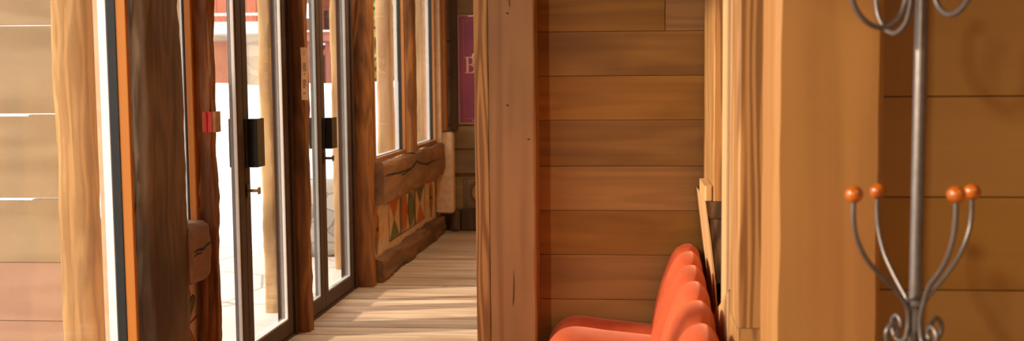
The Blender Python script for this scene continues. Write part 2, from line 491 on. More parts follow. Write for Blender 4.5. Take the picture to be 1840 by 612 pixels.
def window(n, y0, y1, z0, z1, xi, label, wood_mat, glass_mat='clear_glass', w=0.035, mull=(), d=(0.028, 0.027, 0.027)):
    """xi: room-side face of the wooden frame; going outwards: wood, gasket, glass, white outer frame"""
    r = sroot('window_%d' % n, label, 'window', (xi - 0.05, (y0 + y1) / 2, z0))
    xa = xi - d[0]; xb = xa - d[1]; xc = xb - 0.004 - d[2]
    b = bmesh.new(); ring(b, xa, xi, y0, y1, z0, z1, w, 0.003)
    for m in mull:
        bx(b, xa, xi, m - 0.04, m + 0.04, z0 + w, z1 - w, 0.004)
    obj('window_frame', b, wood_mat, r)
    edges = [y0 + w] + [v for m in mull for v in (m - 0.04, m + 0.04)] + [y1 - w]
    g = bmesh.new(); o = bmesh.new(); p = bmesh.new()
    for a, c in zip(edges[::2], edges[1::2]):
        ring(g, xb, xa - 0.0005, a - 0.009, c + 0.009, z0 + w - 0.009, z1 - w + 0.009, 0.011, 0.002)
        ring(o, xc, xb - 0.004, a - 0.012, c + 0.012, z0 + w - 0.012, z1 - w + 0.012, 0.012, 0.001)
        bx(p, xb - 0.0035, xb - 0.0005, a - 0.005, c + 0.005, z0 + w - 0.005, z1 - w + 0.005)
    obj('gasket', g, 'rubber', r); obj('outer_frame', o, 'white_frame', r); obj('pane', p, glass_mat, r)
    return r

window(1, 0.3, 4.236, 0.32, 2.95, -1.968, 'large near window with an orange wood frame at far left', 'frame_wood', 'veiled_glass', w=0.02, mull=(1.2, 2.86), d=(0.04, 0.036, 0.032))
window(2, 4.645, 4.90, 0.845, 2.42, -1.978, 'narrow window with an orange frame between two dark hewn posts', 'frame_wood', w=0.02, d=(0.03, 0.006, 0.008))
window(3, 8.00, 9.125, 0.885, 2.5, -1.885, 'timber framed window right of the last glazed door', 'frame_brown')
window(4, 9.30, 10.54, 0.885, 2.5, -1.885, 'farthest window, beside the end wall of the passage', 'frame_brown')

def text_mesh(s, size, mat, name, M, parent=None, ext=0.0006):
    cu = bpy.data.curves.new('t', 'FONT'); cu.body = s; cu.size = size; cu.extrude = ext
    cu.resolution_u = 4
    t = bpy.data.objects.new('t', cu); COL.objects.link(t)
    bpy.context.view_layer.update()
    me = t.evaluated_get(bpy.context.evaluated_depsgraph_get()).to_mesh()
    bm = bmesh.new(); bm.from_mesh(me)
    bpy.data.objects.remove(t); bpy.data.curves.remove(cu)
    bm.transform(M)
    return bm

def curve2d(splines, mat_name, M, ext=0.001, bm=None):
    """filled 2-D outline with holes -> bmesh; splines are lists of (x,y), already smooth"""
    cu = bpy.data.curves.new('c', 'CURVE'); cu.dimensions = '2D'; cu.fill_mode = 'BOTH'; cu.extrude = ext
    for pts in splines:
        s = cu.splines.new('POLY'); s.points.add(len(pts) - 1); s.use_cyclic_u = True
        for p, q in zip(s.points, pts):
            p.co = (q[0], q[1], 0, 1)
    t = bpy.data.objects.new('c', cu); COL.objects.link(t)
    bpy.context.view_layer.update()
    me = t.evaluated_get(bpy.context.evaluated_depsgraph_get()).to_mesh()
    bm = bmesh.new(); bm.from_mesh(me)
    bpy.data.objects.remove(t); bpy.data.curves.remove(cu)
    bm.transform(M)
    return bm

# ------------------------------------------------------------------ glazed double doors
def door(n, y0, ym, y1, label, hz0, hz1, knob_z, hy):
    X0, X1 = -2.045, -2.0
    r = sroot('door_%d' % n, label, 'door', (-2.03, (y0 + y1) / 2, 0))
    f = bmesh.new()
    bx(f, -2.095, -1.985, y0 - 0.045, y0, 0.0, 2.29, 0.004)
    bx(f, -2.095, -1.985, y1, y1 + 0.045, 0.0, 2.29, 0.004)
    bx(f, -2.095, -1.985, y0, y1, 2.24, 2.29, 0.004)
    bx(f, -2.095, -1.99, y0, y1, 0.002, 0.014, 0.003)
    obj('door_frame', f, 'door_metal', r)
    for side, (a, c) in enumerate(((y0 + 0.004, ym - 0.003), (ym + 0.003, y1 - 0.004))):
        b = bmesh.new()
        sl, sr = (0.075, 0.075)
        bx(b, X0, X1, a, a + sl, 0.018, 2.235, 0.004); bx(b, X0, X1, c - sr, c, 0.018, 2.235, 0.004)
        bx(b, X0, X1, a + sl, c - sr, 0.018, 0.108, 0.004); bx(b, X0, X1, a + sl, c - sr, 2.15, 2.235, 0.004)
        lf = obj('leaf', b, 'leaf_metal', r)
        g = bmesh.new(); ring(g, X1 - 0.022, X1 - 0.006, a + sl, c - sr, 0.108, 2.15, 0.010, 0.002)
        obj('glazing_bead', g, 'white_frame' if n == 1 else 'grey_frame', lf)
        p = bmesh.new(); bx(p, -2.027, -2.023, a + sl + 0.004, c - sr - 0.004, 0.112, 2.146)
        obj('pane', p, 'clear_glass', lf)
        if side == 1:
            for (xs, s) in ((X1, 1), (X0, -1)):          # bent sheet pulls inside and outside
                h = bmesh.new()
                ya, yb = hy
                bx(h, *sorted((xs + s * 0.001, xs + s * 0.009)), ya, ya + 0.05, hz0, hz1, 0.002)
                bx(h, *sorted((xs + s * 0.009, xs + s * 0.052)), ya + 0.042, ya + 0.050, hz0, hz1, 0.002)
                bx(h, *sorted((xs + s * 0.046, xs + s * 0.054)), ya + 0.042, yb, hz0, hz1, 0.003)
                bx(h, *sorted((xs + s * 0.034, xs + s * 0.053)), yb - 0.008, yb, hz0, hz1, 0.002)
                obj('pull_handle', h, 'handle_metal', lf)
            k = bmesh.new()
            bx(k, X1 + 0.001, X1 + 0.008, ya - 0.0, ya + 0.045, knob_z - 0.035, knob_z + 0.035, 0.002)
            obj('lock_plate', k, 'handle_metal', lf)
            k = bmesh.new()
            bmesh.ops.create_cone(k, cap_ends=True, segments=16, radius1=0.008, radius2=0.008, depth=0.05,
                                  matrix=Matrix.Translation((X1 + 0.033, ya + 0.025, knob_z)) @ Matrix.Rotation(PI / 2, 4, 'Y'))
            bx(k, X1 + 0.058, X1 + 0.066, ya + 0.010, ya + 0.040, knob_z - 0.018, knob_z + 0.018, 0.003)
            obj('lock_knob', k, 'brass' if n == 1 else 'door_edge', lf, smooth=True)
    return r

door(1, 5.02, 5.585, 6.335, 'nearer glazed double door with dark frame and tall black pull', 1.047, 1.30, 0.928, (5.59, 5.745))
door(2, 6.55, 7.02, 7.765, 'farther glazed double door with dark frame beyond the post with a notice', 1.053, 1.254, 0.993, (7.025, 7.19))
# ------------------------------------------------------------------ timbers on the left
tag(obj('timber_post', hewn('Z', 0.0, 3.095, -2.085, -1.906, 4.262, 4.626, amp=0.012, power=6, seed=1, nseg=56), 'grey_timber', smooth=True),
    'broad dark grey-brown hewn post between the large near window and the narrow window', 'post')
tag(obj('timber_post', hewn('Z', 0.0, 3.095, -2.02, -1.905, 4.915, 4.972, amp=0.014, power=6, seed=2, nseg=40), 'old_timber', smooth=True),
    'dark hewn post with the red alarm box, left of the nearer glazed door', 'post')
tag(obj('timber_post', hewn('Z', 0.0, 3.095, -2.06, -1.922, 6.397, 6.49, amp=0.012, power=5, seed=3, nseg=40), 'old_timber', smooth=True),
    'reddish dark hewn post with the paper notice, between the two glazed doors', 'post')
tag(obj('timber_post', hewn('Z', 0.0, 3.095, -2.03, -1.88, 7.83, 7.965, amp=0.014, power=5, seed=4, nseg=40), 'old_timber', smooth=True),
    'brown hewn post between the farther glazed door and the timber windows', 'post')
tag(obj('timber_post', hewn('Z', 0.89, 3.095, -1.95, -1.82, 9.14, 9.29, amp=0.008, power=5, seed=5, nseg=32), 'old_timber', smooth=True),
    'slim brown mullion post standing on the sill log between the two far windows', 'post')
tag(obj('timber_post', hewn('Z', 1.0, 3.095, -1.90, -1.80, 10.62, 10.73, amp=0.004, power=6, seed=6, nseg=24), 'frame_brown', smooth=True),
    'brown corner post above the plaster pier beside the end wall', 'post')
tag(obj('corner_board', box(-1.795, -1.728, 10.84, 10.895, 1.0, 3.095, 0.004), 'dark_board'),
    'very dark upright board in the corner left of the plum poster', 'board')

# sill logs with long drying cracks
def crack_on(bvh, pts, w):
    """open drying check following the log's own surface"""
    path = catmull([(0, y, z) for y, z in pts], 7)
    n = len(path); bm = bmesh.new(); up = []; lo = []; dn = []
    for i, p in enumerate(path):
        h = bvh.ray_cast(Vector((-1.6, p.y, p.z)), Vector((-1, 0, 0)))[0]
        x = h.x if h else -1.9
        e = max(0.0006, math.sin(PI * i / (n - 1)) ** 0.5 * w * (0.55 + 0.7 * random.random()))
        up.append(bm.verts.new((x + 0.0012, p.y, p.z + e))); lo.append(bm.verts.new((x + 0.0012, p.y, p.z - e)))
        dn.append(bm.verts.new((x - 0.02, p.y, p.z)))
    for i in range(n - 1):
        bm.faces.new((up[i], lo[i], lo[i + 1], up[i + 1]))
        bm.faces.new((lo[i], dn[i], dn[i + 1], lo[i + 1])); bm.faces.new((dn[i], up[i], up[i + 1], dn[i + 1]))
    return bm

def log_taper(t):
    return 1.0 - 0.35 * max(0.0, (t - 0.86) / 0.14) ** 2.2

lg = thing('sill_log', 'short rough log with a rounded end under the narrow window', 'log', (-1.95, 4.7, 0.62))
lb = (hewn('Y', 4.596, 4.815, -1.998, -1.882, 0.615, 0.878, amp=0.010, power=4.5, seed=7, step=0.012, nseg=40, taper=log_taper))
bv = BVHTree.FromBMesh(lb)
obj('log', lb, 'log_wood', lg, smooth=True)
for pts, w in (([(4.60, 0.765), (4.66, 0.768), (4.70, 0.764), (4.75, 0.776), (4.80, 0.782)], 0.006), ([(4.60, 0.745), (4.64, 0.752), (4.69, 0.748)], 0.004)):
    obj('crack', crack_on(bv, pts, w * 1.25), 'recess_shade', lg)
lg2 = thing('sill_log', 'long cracked log running under the two far windows', 'log', (-1.88, 9.2, 0.56))
lb = (hewn('Y', 7.99, 10.60, -1.918, -1.815, 0.575, 0.882, amp=0.018, power=5, seed=9, step=0.03, nseg=44))
bv = BVHTree.FromBMesh(lb)
obj('log', lb, 'log_wood', lg2, smooth=True)
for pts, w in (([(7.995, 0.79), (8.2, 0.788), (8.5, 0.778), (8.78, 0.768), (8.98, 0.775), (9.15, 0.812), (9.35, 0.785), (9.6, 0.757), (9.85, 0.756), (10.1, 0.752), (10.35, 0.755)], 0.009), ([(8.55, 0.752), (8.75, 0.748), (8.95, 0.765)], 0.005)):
    obj('crack', crack_on(bv, pts, w * 1.25), 'recess_shade', lg2)

# baseboards: half logs
o = obj('baseboard_left', hewn('Y', 7.99, 10.70, -1.918, -1.835, 0.002, 0.17, amp=0.020, power=5, seed=12, step=0.03, nseg=40), 'baseboard_wood', smooth=True)
o['kind'] = 'structure'; tag(o, 'rough dark log skirting along the painted plaster', 'baseboard')
bb = bmesh.new()
bx(bb, -1.70, -0.68, 10.80, 10.895, 0.002, 0.225, 0.015); bx(bb, -1.80, -1.705, 10.76, 10.895, 0.002, 0.215, 0.03)
o = obj('baseboard_back', bb, 'dark_board'); o['kind'] = 'structure'; tag(o, 'dark board skirting along the end wall', 'baseboard')
pr_ = bmesh.new()
prism([(-1.915, 0.2), (-1.745, 0.2), (-1.745, 0.985), (-1.915, 0.985)], 'Y', 10.615, 10.755, pr_)
bmesh.ops.bevel(pr_, geom=list(pr_.edges), offset=0.012, segments=3, affect='EDGES')
o = obj('trim_1', pr_, 'plaster'); o['kind'] = 'structure'; tag(o, 'pale plaster pier at the far corner of the passage', 'pier')
# window reveal in plaster right of window 4
o = obj('trim_2', box(-1.965, -1.84, 10.545, 10.612, 0.885, 2.5, 0.006), 'plaster'); o['kind'] = 'structure'
o = obj('trim_3', hewn('Z', 0.0, 0.75, -1.975, -1.945, 4.872, 4.905, amp=0.008, power=4, seed=21, nseg=16, bend=0.006), 'old_timber', smooth=True); o['kind'] = 'structure'

# ------------------------------------------------------------------ painted plaster
def poly_x(bm, x, pts, mi):
    vs = [bm.verts.new((x, y, z)) for y, z in pts]
    f = bm.faces.new(vs); f.material_index = mi
    return f

def slab_x(bm, x, pts, mi, t=0.0012):
    prism(pts, 'X', x, x + t, bm, mi)

def line_x(bm, x, a, b, w, mi):
    d = Vector((b[0] - a[0], b[1] - a[1])); n = Vector((-d.y, d.x)).normalized() * w / 2
    slab_x(bm, x, [(a[0] + n.x, a[1] + n.y), (a[0] - n.x, a[1] - n.y), (b[0] - n.x, b[1] - n.y), (b[0] + n.x, b[1] + n.y)], mi, 0.0016)

def ell(cy, cz, ry, rz, n=28, a0=0, a1=2 * PI):
    return [(cy + ry * math.cos(a0 + (a1 - a0) * i / n), cz + rz * math.sin(a0 + (a1 - a0) * i / n)) for i in range(n + (0 if a1 - a0 > 6.2 else 1))]

def lens_shape(cy, cz, ry, rz, n=16, p=0.8):
    L = [(cy - ry * math.sin(PI * i / n) ** p, cz + rz * math.cos(PI * i / n)) for i in range(n + 1)]
    Rr = [(cy + ry * math.sin(PI * i / n) ** p, cz + rz * math.cos(PI * i / n)) for i in range(n - 1, 0, -1)]
    return L + Rr

PM = ['plaster', 'paint_orange', 'paint_green', 'paint_line']
X = -1.9185
r = thing('wall_painting', 'painted triangles and diamonds in orange and green on plaster under the far windows', 'painting', (X, 9.3, 0.2))
b = bmesh.new()
zt, zb = 0.545, 0.225
ya, yb, yc, yd = 8.56, 9.00, 9.60, 10.06          # three framed fields
zm = (zt + zb) / 2
slab_x(b, X, [(ya + 0.01, zt), (yb - 0.045, zt), ((ya + yb) / 2 - 0.02, zm)], 1)
slab_x(b, X, [(ya + 0.01, zb), (yb - 0.045, zb), ((ya + yb) / 2 - 0.02, zm)], 2)
slab_x(b, X, lens_shape(9.145, zm, 0.105, 0.145, p=1.0), 1)
slab_x(b, X, lens_shape(9.43, zm, 0.105, 0.145, p=1.0), 2)
slab_x(b, X, [(yc + 0.045, zt), (yd - 0.01, zt), ((yc + yd) / 2 + 0.01, zm)], 2)
slab_x(b, X, [(yc + 0.045, zb), (yd - 0.01, zb), ((yc + yd) / 2 + 0.01, zm)], 1)
for a, c, w in (((ya, zt), (yd, zt), 0.006), ((ya, zb), (yd, zb), 0.006), ((ya, zb), (ya, zt), 0.006), ((yd, zb), (yd, zt), 0.006),
                ((yb - 0.015, zb), (yb - 0.015, zt), 0.028), ((yb + 0.03, zb), (yb + 0.03, zt), 0.008), ((yc + 0.015, zb), (yc + 0.015, zt), 0.03), ((yc - 0.03, zb), (yc - 0.03, zt), 0.008)):
    line_x(b, X, a, c, w, 3)
for cy in (9.145, 9.43):
    e = lens_shape(cy, zm, 0.118, 0.16, p=0.7)
    for p, q in zip(e, e[1:] + e[:1]):
        line_x(b, X, p, q, 0.005, 3)
line_x(b, X, (9.28, zm), (9.38, zt), 0.005, 3); line_x(b, X, (9.28, zm), (9.38, zb), 0.005, 3)
obj('geometric_fields', b, PM, r)
def totem(y, label):
    b = bmesh.new()
    slab_x(b, X, ell(y, 0.43, 0.085, 0.075, 20), 2)
    slab_x(b, X, ell(y, 0.475, 0.030, 0.095, 16), 1, 0.0016)
    slab_x(b, X, [(y - 0.085, 0.385), (y + 0.085, 0.385), (y + 0.085, 0.30), (y + 0.04, 0.26), (y + 0.02, 0.22), (y - 0.02, 0.22), (y - 0.04, 0.26), (y - 0.085, 0.30)], 1)
    slab_x(b, X, ell(y, 0.29, 0.035, 0.10, 16), 2, 0.0016)
    line_x(b, X, (y - 0.088, 0.385), (y + 0.088, 0.385), 0.008, 3)
    return tag(obj('wall_painting', b, PM), label, 'painting')
totem(10.38, 'painted green and orange flower motif on plaster next to the far pier')
totem(8.13, 'painted green and orange flower motif half hidden beside the brown hewn post')
# petals under the narrow window
XP = -1.9985
r = bmesh.new()
def petal(bm, y, z0, z1, w, mi, flip=1, lean=0.0):
    L = []
    for i in range(13):
        t = i / 12
        hw = w * math.sin(min(1, t * 1.08) * PI * 0.5) ** 1.2 if t < 0.72 else w * math.sqrt(max(0, 1 - ((t - 0.72) / 0.28) ** 2)) * 0.985
        L.append((t, hw))
    pts = [(y - h + lean * t, z0 + (z1 - z0) * t) for t, h in L] + [(y + h + lean * t, z0 + (z1 - z0) * t) for t, h in L[-2:0:-1]]
    slab_x(bm, XP, pts, mi)
    for p, q in zip(pts, pts[1:] + pts[:1]):
        line_x(bm, XP, p, q, 0.005, 3)
cy = 4.795
petal(r, cy, 0.41, 0.575, 0.030, 1)
petal(r, cy, 0.41, 0.53, 0.032, 2, lean=0.06); petal(r, cy, 0.41, 0.53, 0.032, 2, lean=-0.07)
petal(r, cy, 0.40, 0.27, 0.030, 1, lean=0.055); petal(r, cy, 0.40, 0.27, 0.030, 1, lean=-0.055); petal(r, cy, 0.40, 0.23, 0.028, 2)
line_x(r, XP, (4.70, 0.385), (4.89, 0.425), 0.006, 3)
tag(obj('wall_painting', r, PM), 'painted orange and green petal rosette on plaster below the short sill log', 'painting')
# ochre disc on the end wall
b = bmesh.new()
def slab_y(bm, y, pts, mi, t=0.0015):
    prism(pts, 'Y', y, y - t, bm, mi)
YB = 10.8995
slab_y(b, YB, [(-1.69, 0.23), (-1.05, 0.23), (-1.05, 0.525), (-1.69, 0.525)], 0, 0.001)
def ringpoly(cx, cz, r0, r1, mi, n=40):
    for i in range(n):
        a, c = 2 * PI * i / n, 2 * PI * (i + 1) / n
        slab_y(b, YB - 0.001, [(cx + r0 * math.cos(a), cz + r0 * math.sin(a)), (cx + r1 * math.cos(a), cz + r1 * math.sin(a)),
                               (cx + r1 * math.cos(c), cz + r1 * math.sin(c)), (cx + r0 * math.cos(c), cz + r0 * math.sin(c))], mi)
slab_y(b, YB - 0.001, ell(-1.50, 0.375, 0.098, 0.098, 36), 1)
ringpoly(-1.50, 0.375, 0.104, 0.118, 2); ringpoly(-1.50, 0.375, 0.128, 0.133, 2)
for x in (-1.682, -1.655):
    slab_y(b, YB - 0.001, [(x - 0.003, 0.24), (x + 0.003, 0.24), (x + 0.003, 0.515), (x - 0.003, 0.515)], 2)
for z in (0.243, 0.51):
    slab_y(b, YB - 0.001, [(-1.68, z - 0.003), (-1.06, z - 0.003), (-1.06, z + 0.003), (-1.68, z + 0.003)], 2)
tag(obj('wall_painting', b, ['back_board', 'paint_ochre', 'paint_line']), 'painted ochre disc with dark rings, low on the end wall', 'painting')

# ------------------------------------------------------------------ poster on the end wall
ps = thing('poster', 'plum poster with large pink and cream letters on the end wall', 'poster', (-1.35, 10.89, 1.06))
obj('backing', box(-1.722, -0.98, 10.883, 10.897, 1.055, 2.12, 0.002), 'poster_frame', ps)
obj('sheet', box(-1.711, -0.99, 10.880, 10.8825, 1.066, 2.11), 'poster_plum', ps)
b = bmesh.new()
yy = 10.8797
for x0, x1, z0, z1 in ((-1.668, -1.663, 1.13, 2.05), (-1.04, -1.035, 1.13, 2.05), (-1.64, -1.06, 1.105, 1.110), (-1.64, -1.06, 2.066, 2.071)):
    bx(b, x0, x1, yy - 0.001, yy, z0, z1)
obj('border_line', b, 'poster_trim', ps)
for x, z in ((-1.672, 1.105), (-1.672, 2.075)):
    obj('rosette', sphere((x, 10.8795, z), 0.013, seg=12), 'brass', ps, smooth=True)
MP = lambda x, z, s=1.0: Matrix(((s, 0, 0, x), (0, 0, -1, 10.8785), (0, s, 0, z), (0, 0, 0, 1)))
def arc(cx, cy, rx, ry, a0, a1, n=18):
    return [(cx + rx * math.cos(a0 + (a1 - a0) * i / n), cy + ry * math.sin(a0 + (a1 - a0) * i / n)) for i in range(n + 1)]
# serif B drawn in a unit-high box
B_out = [(0, 0), (0.40, 0)] + arc(0.42, 0.27, 0.30, 0.27, -PI / 2, PI / 2 * 0.86) + arc(0.40, 0.765, 0.24, 0.235, -PI / 2 * 0.8, PI / 2) + [(0, 1), (0, 0.965), (0.10, 0.95), (0.10, 0.05), (0, 0.035)]
B_h1 = [(0.24, 0.05), (0.38, 0.05)] + arc(0.39, 0.27, 0.185, 0.215, -PI / 2, PI / 2) + [(0.24, 0.485)]
B_h2 = [(0.24, 0.535), (0.36, 0.535)] + arc(0.36, 0.745, 0.14, 0.20, -PI / 2, PI / 2) + [(0.24, 0.945)]
obj('letter', curve2d([B_out, B_h1, B_h2], '', MP(-1.655, 1.553, 0.158)), 'letter_pink', ps)
O_out = arc(0, 0, 0.070, 0.056, 0, 2 * PI * 0.98, 40); O_in = arc(0.003, 0.0, 0.056, 0.050, 0, 2 * PI * 0.98, 40)
bo = curve2d([O_out, O_in], '', MP(-1.515, 1.705) @ Matrix.Rotation(-0.25, 4, 'Z'))
bmesh.ops.translate(bo, verts=bo.verts, vec=(0, 0.0006, 0))
obj('letter', bo, 'letter_cream', ps)
obj('lettering', text_mesh('ra', 0.12, '', '', MP(-1.435, 1.65), ext=0.0004), 'letter_cream', ps)
obj('letter', text_mesh('D', 0.215, '', '', MP(-1.50, 1.555), ext=0.0004), 'letter_pink', ps)
obj('small_print', text_mesh('UN BON', 0.028, '', '', MP(-1.585, 1.078), ext=0.0004), 'letter_pink', ps)
for x0, x1 in ((-1.615, -1.565), (-1.535, -1.50)):
    obj('hanging_clip', box(x0, x1, 10.878, 10.8795, 2.104, 2.112), 'white_frame', ps)

# ------------------------------------------------------------------ notice and alarm box
nt_ = thing('paper_notice', 'narrow curling paper notice pinned to the post between the doors', 'notice', (-1.916, 6.38, 1.38))
b = bmesh.new()
rows = []
for i in range(15):
    t = i / 14
    z = 1.686 - t * 0.305
    bowx = 0.004 * math.sin(t * 5.0); bow = 0.012 * math.sin(t * PI) + 0.006 * t
    rows.append([b.verts.new((-1.938 + u * 0.043 + bowx + 0.006 * t, 6.387 - bow * (0.35 + u * 0.65) + 0.002, z)) for u in (0, 0.25, 0.5, 0.75, 1.0)])
for a, c in zip(rows, rows[1:]):
    for k in range(4):
        b.faces.new((a[k], a[k + 1], c[k + 1], c[k]))
bmesh.ops.solidify(b, geom=list(b.faces), thickness=0.0008)
obj('sheet', b, 'paper', nt_, smooth=True)
b = bmesh.new()
for t, w in ((0.10, 0.003), (0.14, 0.004), (0.30, 0.016), (0.335, 0.014), (0.37, 0.018), (0.405, 0.017), (0.44, 0.016), (0.50, 0.003), (0.62, 0.016), (0.655, 0.019), (0.69, 0.016), (0.725, 0.018), (0.76, 0.010), (0.87, 0.012)):
    z = 1.686 - t * 0.305
    bow = 0.012 * math.sin(t * PI) + 0.006 * t
    bowx = 0.004 * math.sin(t * 5.0)
    xc = -1.938 + 0.022 + bowx + 0.006 * t
    x = xc - w / 2
    while x < xc + w / 2:
        l = random.uniform(0.0022, 0.005)
        bx(b, x, min(x + l, xc + w / 2 + 0.001), 6.3778 - bow * 0.72, 6.3845 - bow * 0.6, z - 0.0022, z + 0.0022)
        x += l + 0.0012
obj('printing', b, 'print', nt_)

al = thing('alarm_box', 'small red fire alarm box on the dark post left of the doors', 'alarm', (-1.88, 4.95, 1.265))
obj('cover', box(-1.932, -1.913, 4.868, 4.898, 1.266, 1.358, 0.003), 'alarm_red', al)
obj('housing', box(-1.912, -1.890, 4.872, 4.905, 1.266, 1.358, 0.003), 'alarm_red', al)
b = box(-1.889, -1.873, 4.875, 4.935, 1.266, 1.360, 0.002)
obj('backboard', b, 'alarm_wood', al)

# ------------------------------------------------------------------ pine timbers in the middle
def dressed(x0, x1, y0, y1, z0, z1, seed=0, amp=0.004, bev=0.008):
    """planed post with slightly wavy, eased arrises"""
    bm = bmesh.new()
    n = max(2, int((z1 - z0) / 0.06))
    rows = []
    c = bev
    base = [(x0 + c, y0), (x1 - c, y0), (x1, y0 + c), (x1, y1 - c), (x1 - c, y1), (x0 + c, y1), (x0, y1 - c), (x0, y0 + c)]
    for i in range(n + 1):
        z = z0 + (z1 - z0) * i / n
        row = []
        for k, (x, y) in enumerate(base):
            d = amp * noise.noise(Vector((k // 2 * 5.3 + seed, 0, z * 5)))
            row.append(bm.verts.new((x + (d if x > (x0 + x1) / 2 else -d), y + (d * 0.5 if y < (y0 + y1) / 2 else 0), z)))
        rows.append(row)
    for a, b in zip(rows, rows[1:]):
        for k in range(8):
            j = (k + 1) % 8
            bm.faces.new((a[k], a[j], b[j], b[k]))
    bm.faces.new(rows[0][::-1]); bm.faces.new(rows[-1])
    bmesh.ops.recalc_face_normals(bm, faces=bm.faces)
    return bm

mp_ = tag(obj('timber_post', dressed(-0.612, -0.416, 4.68, 4.876, 0.002, 3.095, 3, 0.004, 0.007), 'pine_post', base=(-0.514, 4.778, 0.002)),
    'broad planed pine post left of the niche, a dark drying crack in its face', 'post')
for x, z in ((-0.528, 1.771), (-0.532, 1.386), (-0.443, 1.243)):
    obj('nail_hole', prism(ell(x, z, 0.006, 0.0028, 10), 'Y', 4.6775, 4.684), 'recess_shade', mp_)
obj('crack', prism([(-0.5175, 0.53), (-0.5155, 0.56), (-0.5135, 0.60), (-0.5125, 0.645), (-0.512, 0.685), (-0.5105, 0.64), (-0.511, 0.60), (-0.5125, 0.56)], 'Y', 4.6772, 4.684), 'recess_shade', mp_)
obj('crack', prism([(-0.521, 1.80), (-0.520, 1.9), (-0.5205, 2.1), (-0.518, 2.1), (-0.5175, 1.9), (-0.519, 1.80)], 'Y', 4.6772, 4.684), 'recess_shade', mp_)
tag(obj('jamb_board', dressed(-0.674, -0.614, 4.69, 4.876, 0.002, 3.095, 9, 0.001, 0.003), 'pine_grain'),
    'narrow pine board with bold wavy grain on the left edge of the broad pine post', 'board')

tag(obj('timber_post', dressed(0.302, 0.42, 4.25, 4.876, 1.029, 3.095, 5, 0.002, 0.004), 'pine_grain'),
    'slim pine post standing on the dark ledge beside the niche panel', 'post')
tag(obj('timber_post', dressed(0.270, 0.30, 4.26, 4.60, 1.029, 1.085, 6, 0.002, 0.006), 'pale_board'),
    'short pale block end on the dark ledge, left of the slim post', 'block')

le = thing('ledge', 'dark weathered timber ledge with stepped ends behind the banquette', 'ledge', (0.34, 4.5, 0.7))
obj('upper_timber', prism([(0.274, 1.027), (0.425, 1.027), (0.425, 0.962), (0.286, 0.962), (0.279, 0.985)], 'Y', 4.25, 4.86), 'end_grain', le)
obj('lower_timber', prism([(0.288, 0.960), (0.425, 0.960), (0.425, 0.715), (0.318, 0.712), (0.309, 0.78), (0.300, 0.85), (0.292, 0.92)], 'Y', 4.252, 4.86), 'end_grain', le)
b = prism([(0.2705, 1.026), (0.2735, 1.026), (0.2785, 0.985), (0.287, 0.93), (0.295, 0.87), (0.303, 0.80), (0.3135, 0.715), (0.3135, 0.70), (0.335, 0.45), (0.39, 0.0), (0.372, 0.0), (0.3265, 0.47), (0.309, 0.70)], 'Y', 4.246, 4.865)
obj('lining_board', b, 'pale_board', le)
tag(obj('bench_end_panel', prism([(3.375, 0.002), (4.19, 0.002), (4.19, 0.58), (3.74, 0.73), (3.375, 0.85)], 'X', 0.286, 0.33), 'pale_board'),
    'pale board panel below the dark ledge, right of the banquette', 'panel')

bp = thing('timber_post', 'boldly grained pine post with a bright left edge, left of the wide pillar', 'post', (0.33, 3.2, 0))
obj('shaft', dressed(0.290, 0.378, 3.10, 3.36, 0.80, 3.095, 7, 0.001, 0.004), 'pine_grain', bp)
obj('plinth', dressed(0.289, 0.380, 3.095, 3.36, 0.002, 0.798, 8, 0.001, 0.004), 'pine_grain', bp)
tag(obj('side_board', prism([(3.375, 0.86), (3.72, 0.74), (3.72, 3.09), (3.375, 3.09)], 'X', 0.292, 0.33), 'pale_board'),
    'pinkish upright board behind the bright edge of the boldly grained post', 'board')
tag(obj('timber_pillar', dressed(0.345, 0.605, 2.76, 3.045, 0.002, 3.095, 11, 0.003, 0.013), 'pine_pillar'),
    'wide smooth pine pillar left of the iron coat stand', 'pillar')

# ------------------------------------------------------------------ banquette
sofa = thing('banquette', 'rust-red velvet channel-tufted banquette along the right side', 'sofa', (0.10, 4.87, 0))
back_prof = [(0.060, 0.36), (0.072, 0.431), (0.095, 0.549), (0.122, 0.645), (0.152, 0.722), (0.176, 0.760), (0.205, 0.778), (0.237, 0.781), (0.262, 0.766), (0.277, 0.74), (0.285, 0.69), (0.289, 0.60), (0.290, 0.45), (0.290, 0.30)]
seat_prof = [(0.11, 0.425), (0.0, 0.436), (-0.12, 0.448), (-0.22, 0.461), (-0.275, 0.460), (-0.318, 0.443), (-0.350, 0.41), (-0.372, 0.37), (-0.380, 0.32), (-0.378, 0.26), (-0.365, 0.215)][::-1]
def channel(prof, y0, y1, inset, sub=7, nu=16, pw=2.6):
    path = catmull([(p[0], 0, p[1]) for p in prof], sub)
    n = len(path)
    bm = bmesh.new(); rows = []
    us = [-math.cos(PI * i / nu) for i in range(nu + 1)]
    for u in us:
        d = inset * (1 - max(0.0, 1 - abs(u) ** pw) ** (1 / pw))
        row = []
        for i, p in enumerate(path):
            t = path[min(i + 1, n - 1)] - path[max(i - 1, 0)]
            nn = Vector((t.z, 0, -t.x)).normalized()
            row.append(bm.verts.new((p.x + nn.x * d, (y0 + y1) / 2 + u * (y1 - y0) / 2, p.z + nn.z * d)))
        rows.append(row)
    for a, b in zip(rows, rows[1:]):
        for i in range(n - 1):
            bm.faces.new((a[i], a[i + 1], b[i + 1], b[i]))
    for r_ in (rows[0], rows[-1]):
        bm.faces.new(r_)
    # underside / rear closing strip
    for a, b in zip(rows, rows[1:]):
        bm.faces.new((a[0], b[0], b[-1], a[-1]))
    bmesh.ops.recalc_face_normals(bm, faces=bm.faces)
    return bm
SK = 0.022
def skew(bm):                       # the bench stands slightly askew to the wall
    for v in bm.verts:
        v.co.x += (v.co.y - 4.6) * SK
    return bm
edges = [4.872] + [4.735 - 0.345 * k for k in range(9)]
sedges = [4.872] + [4.70 - 0.345 * k for k in range(9)]
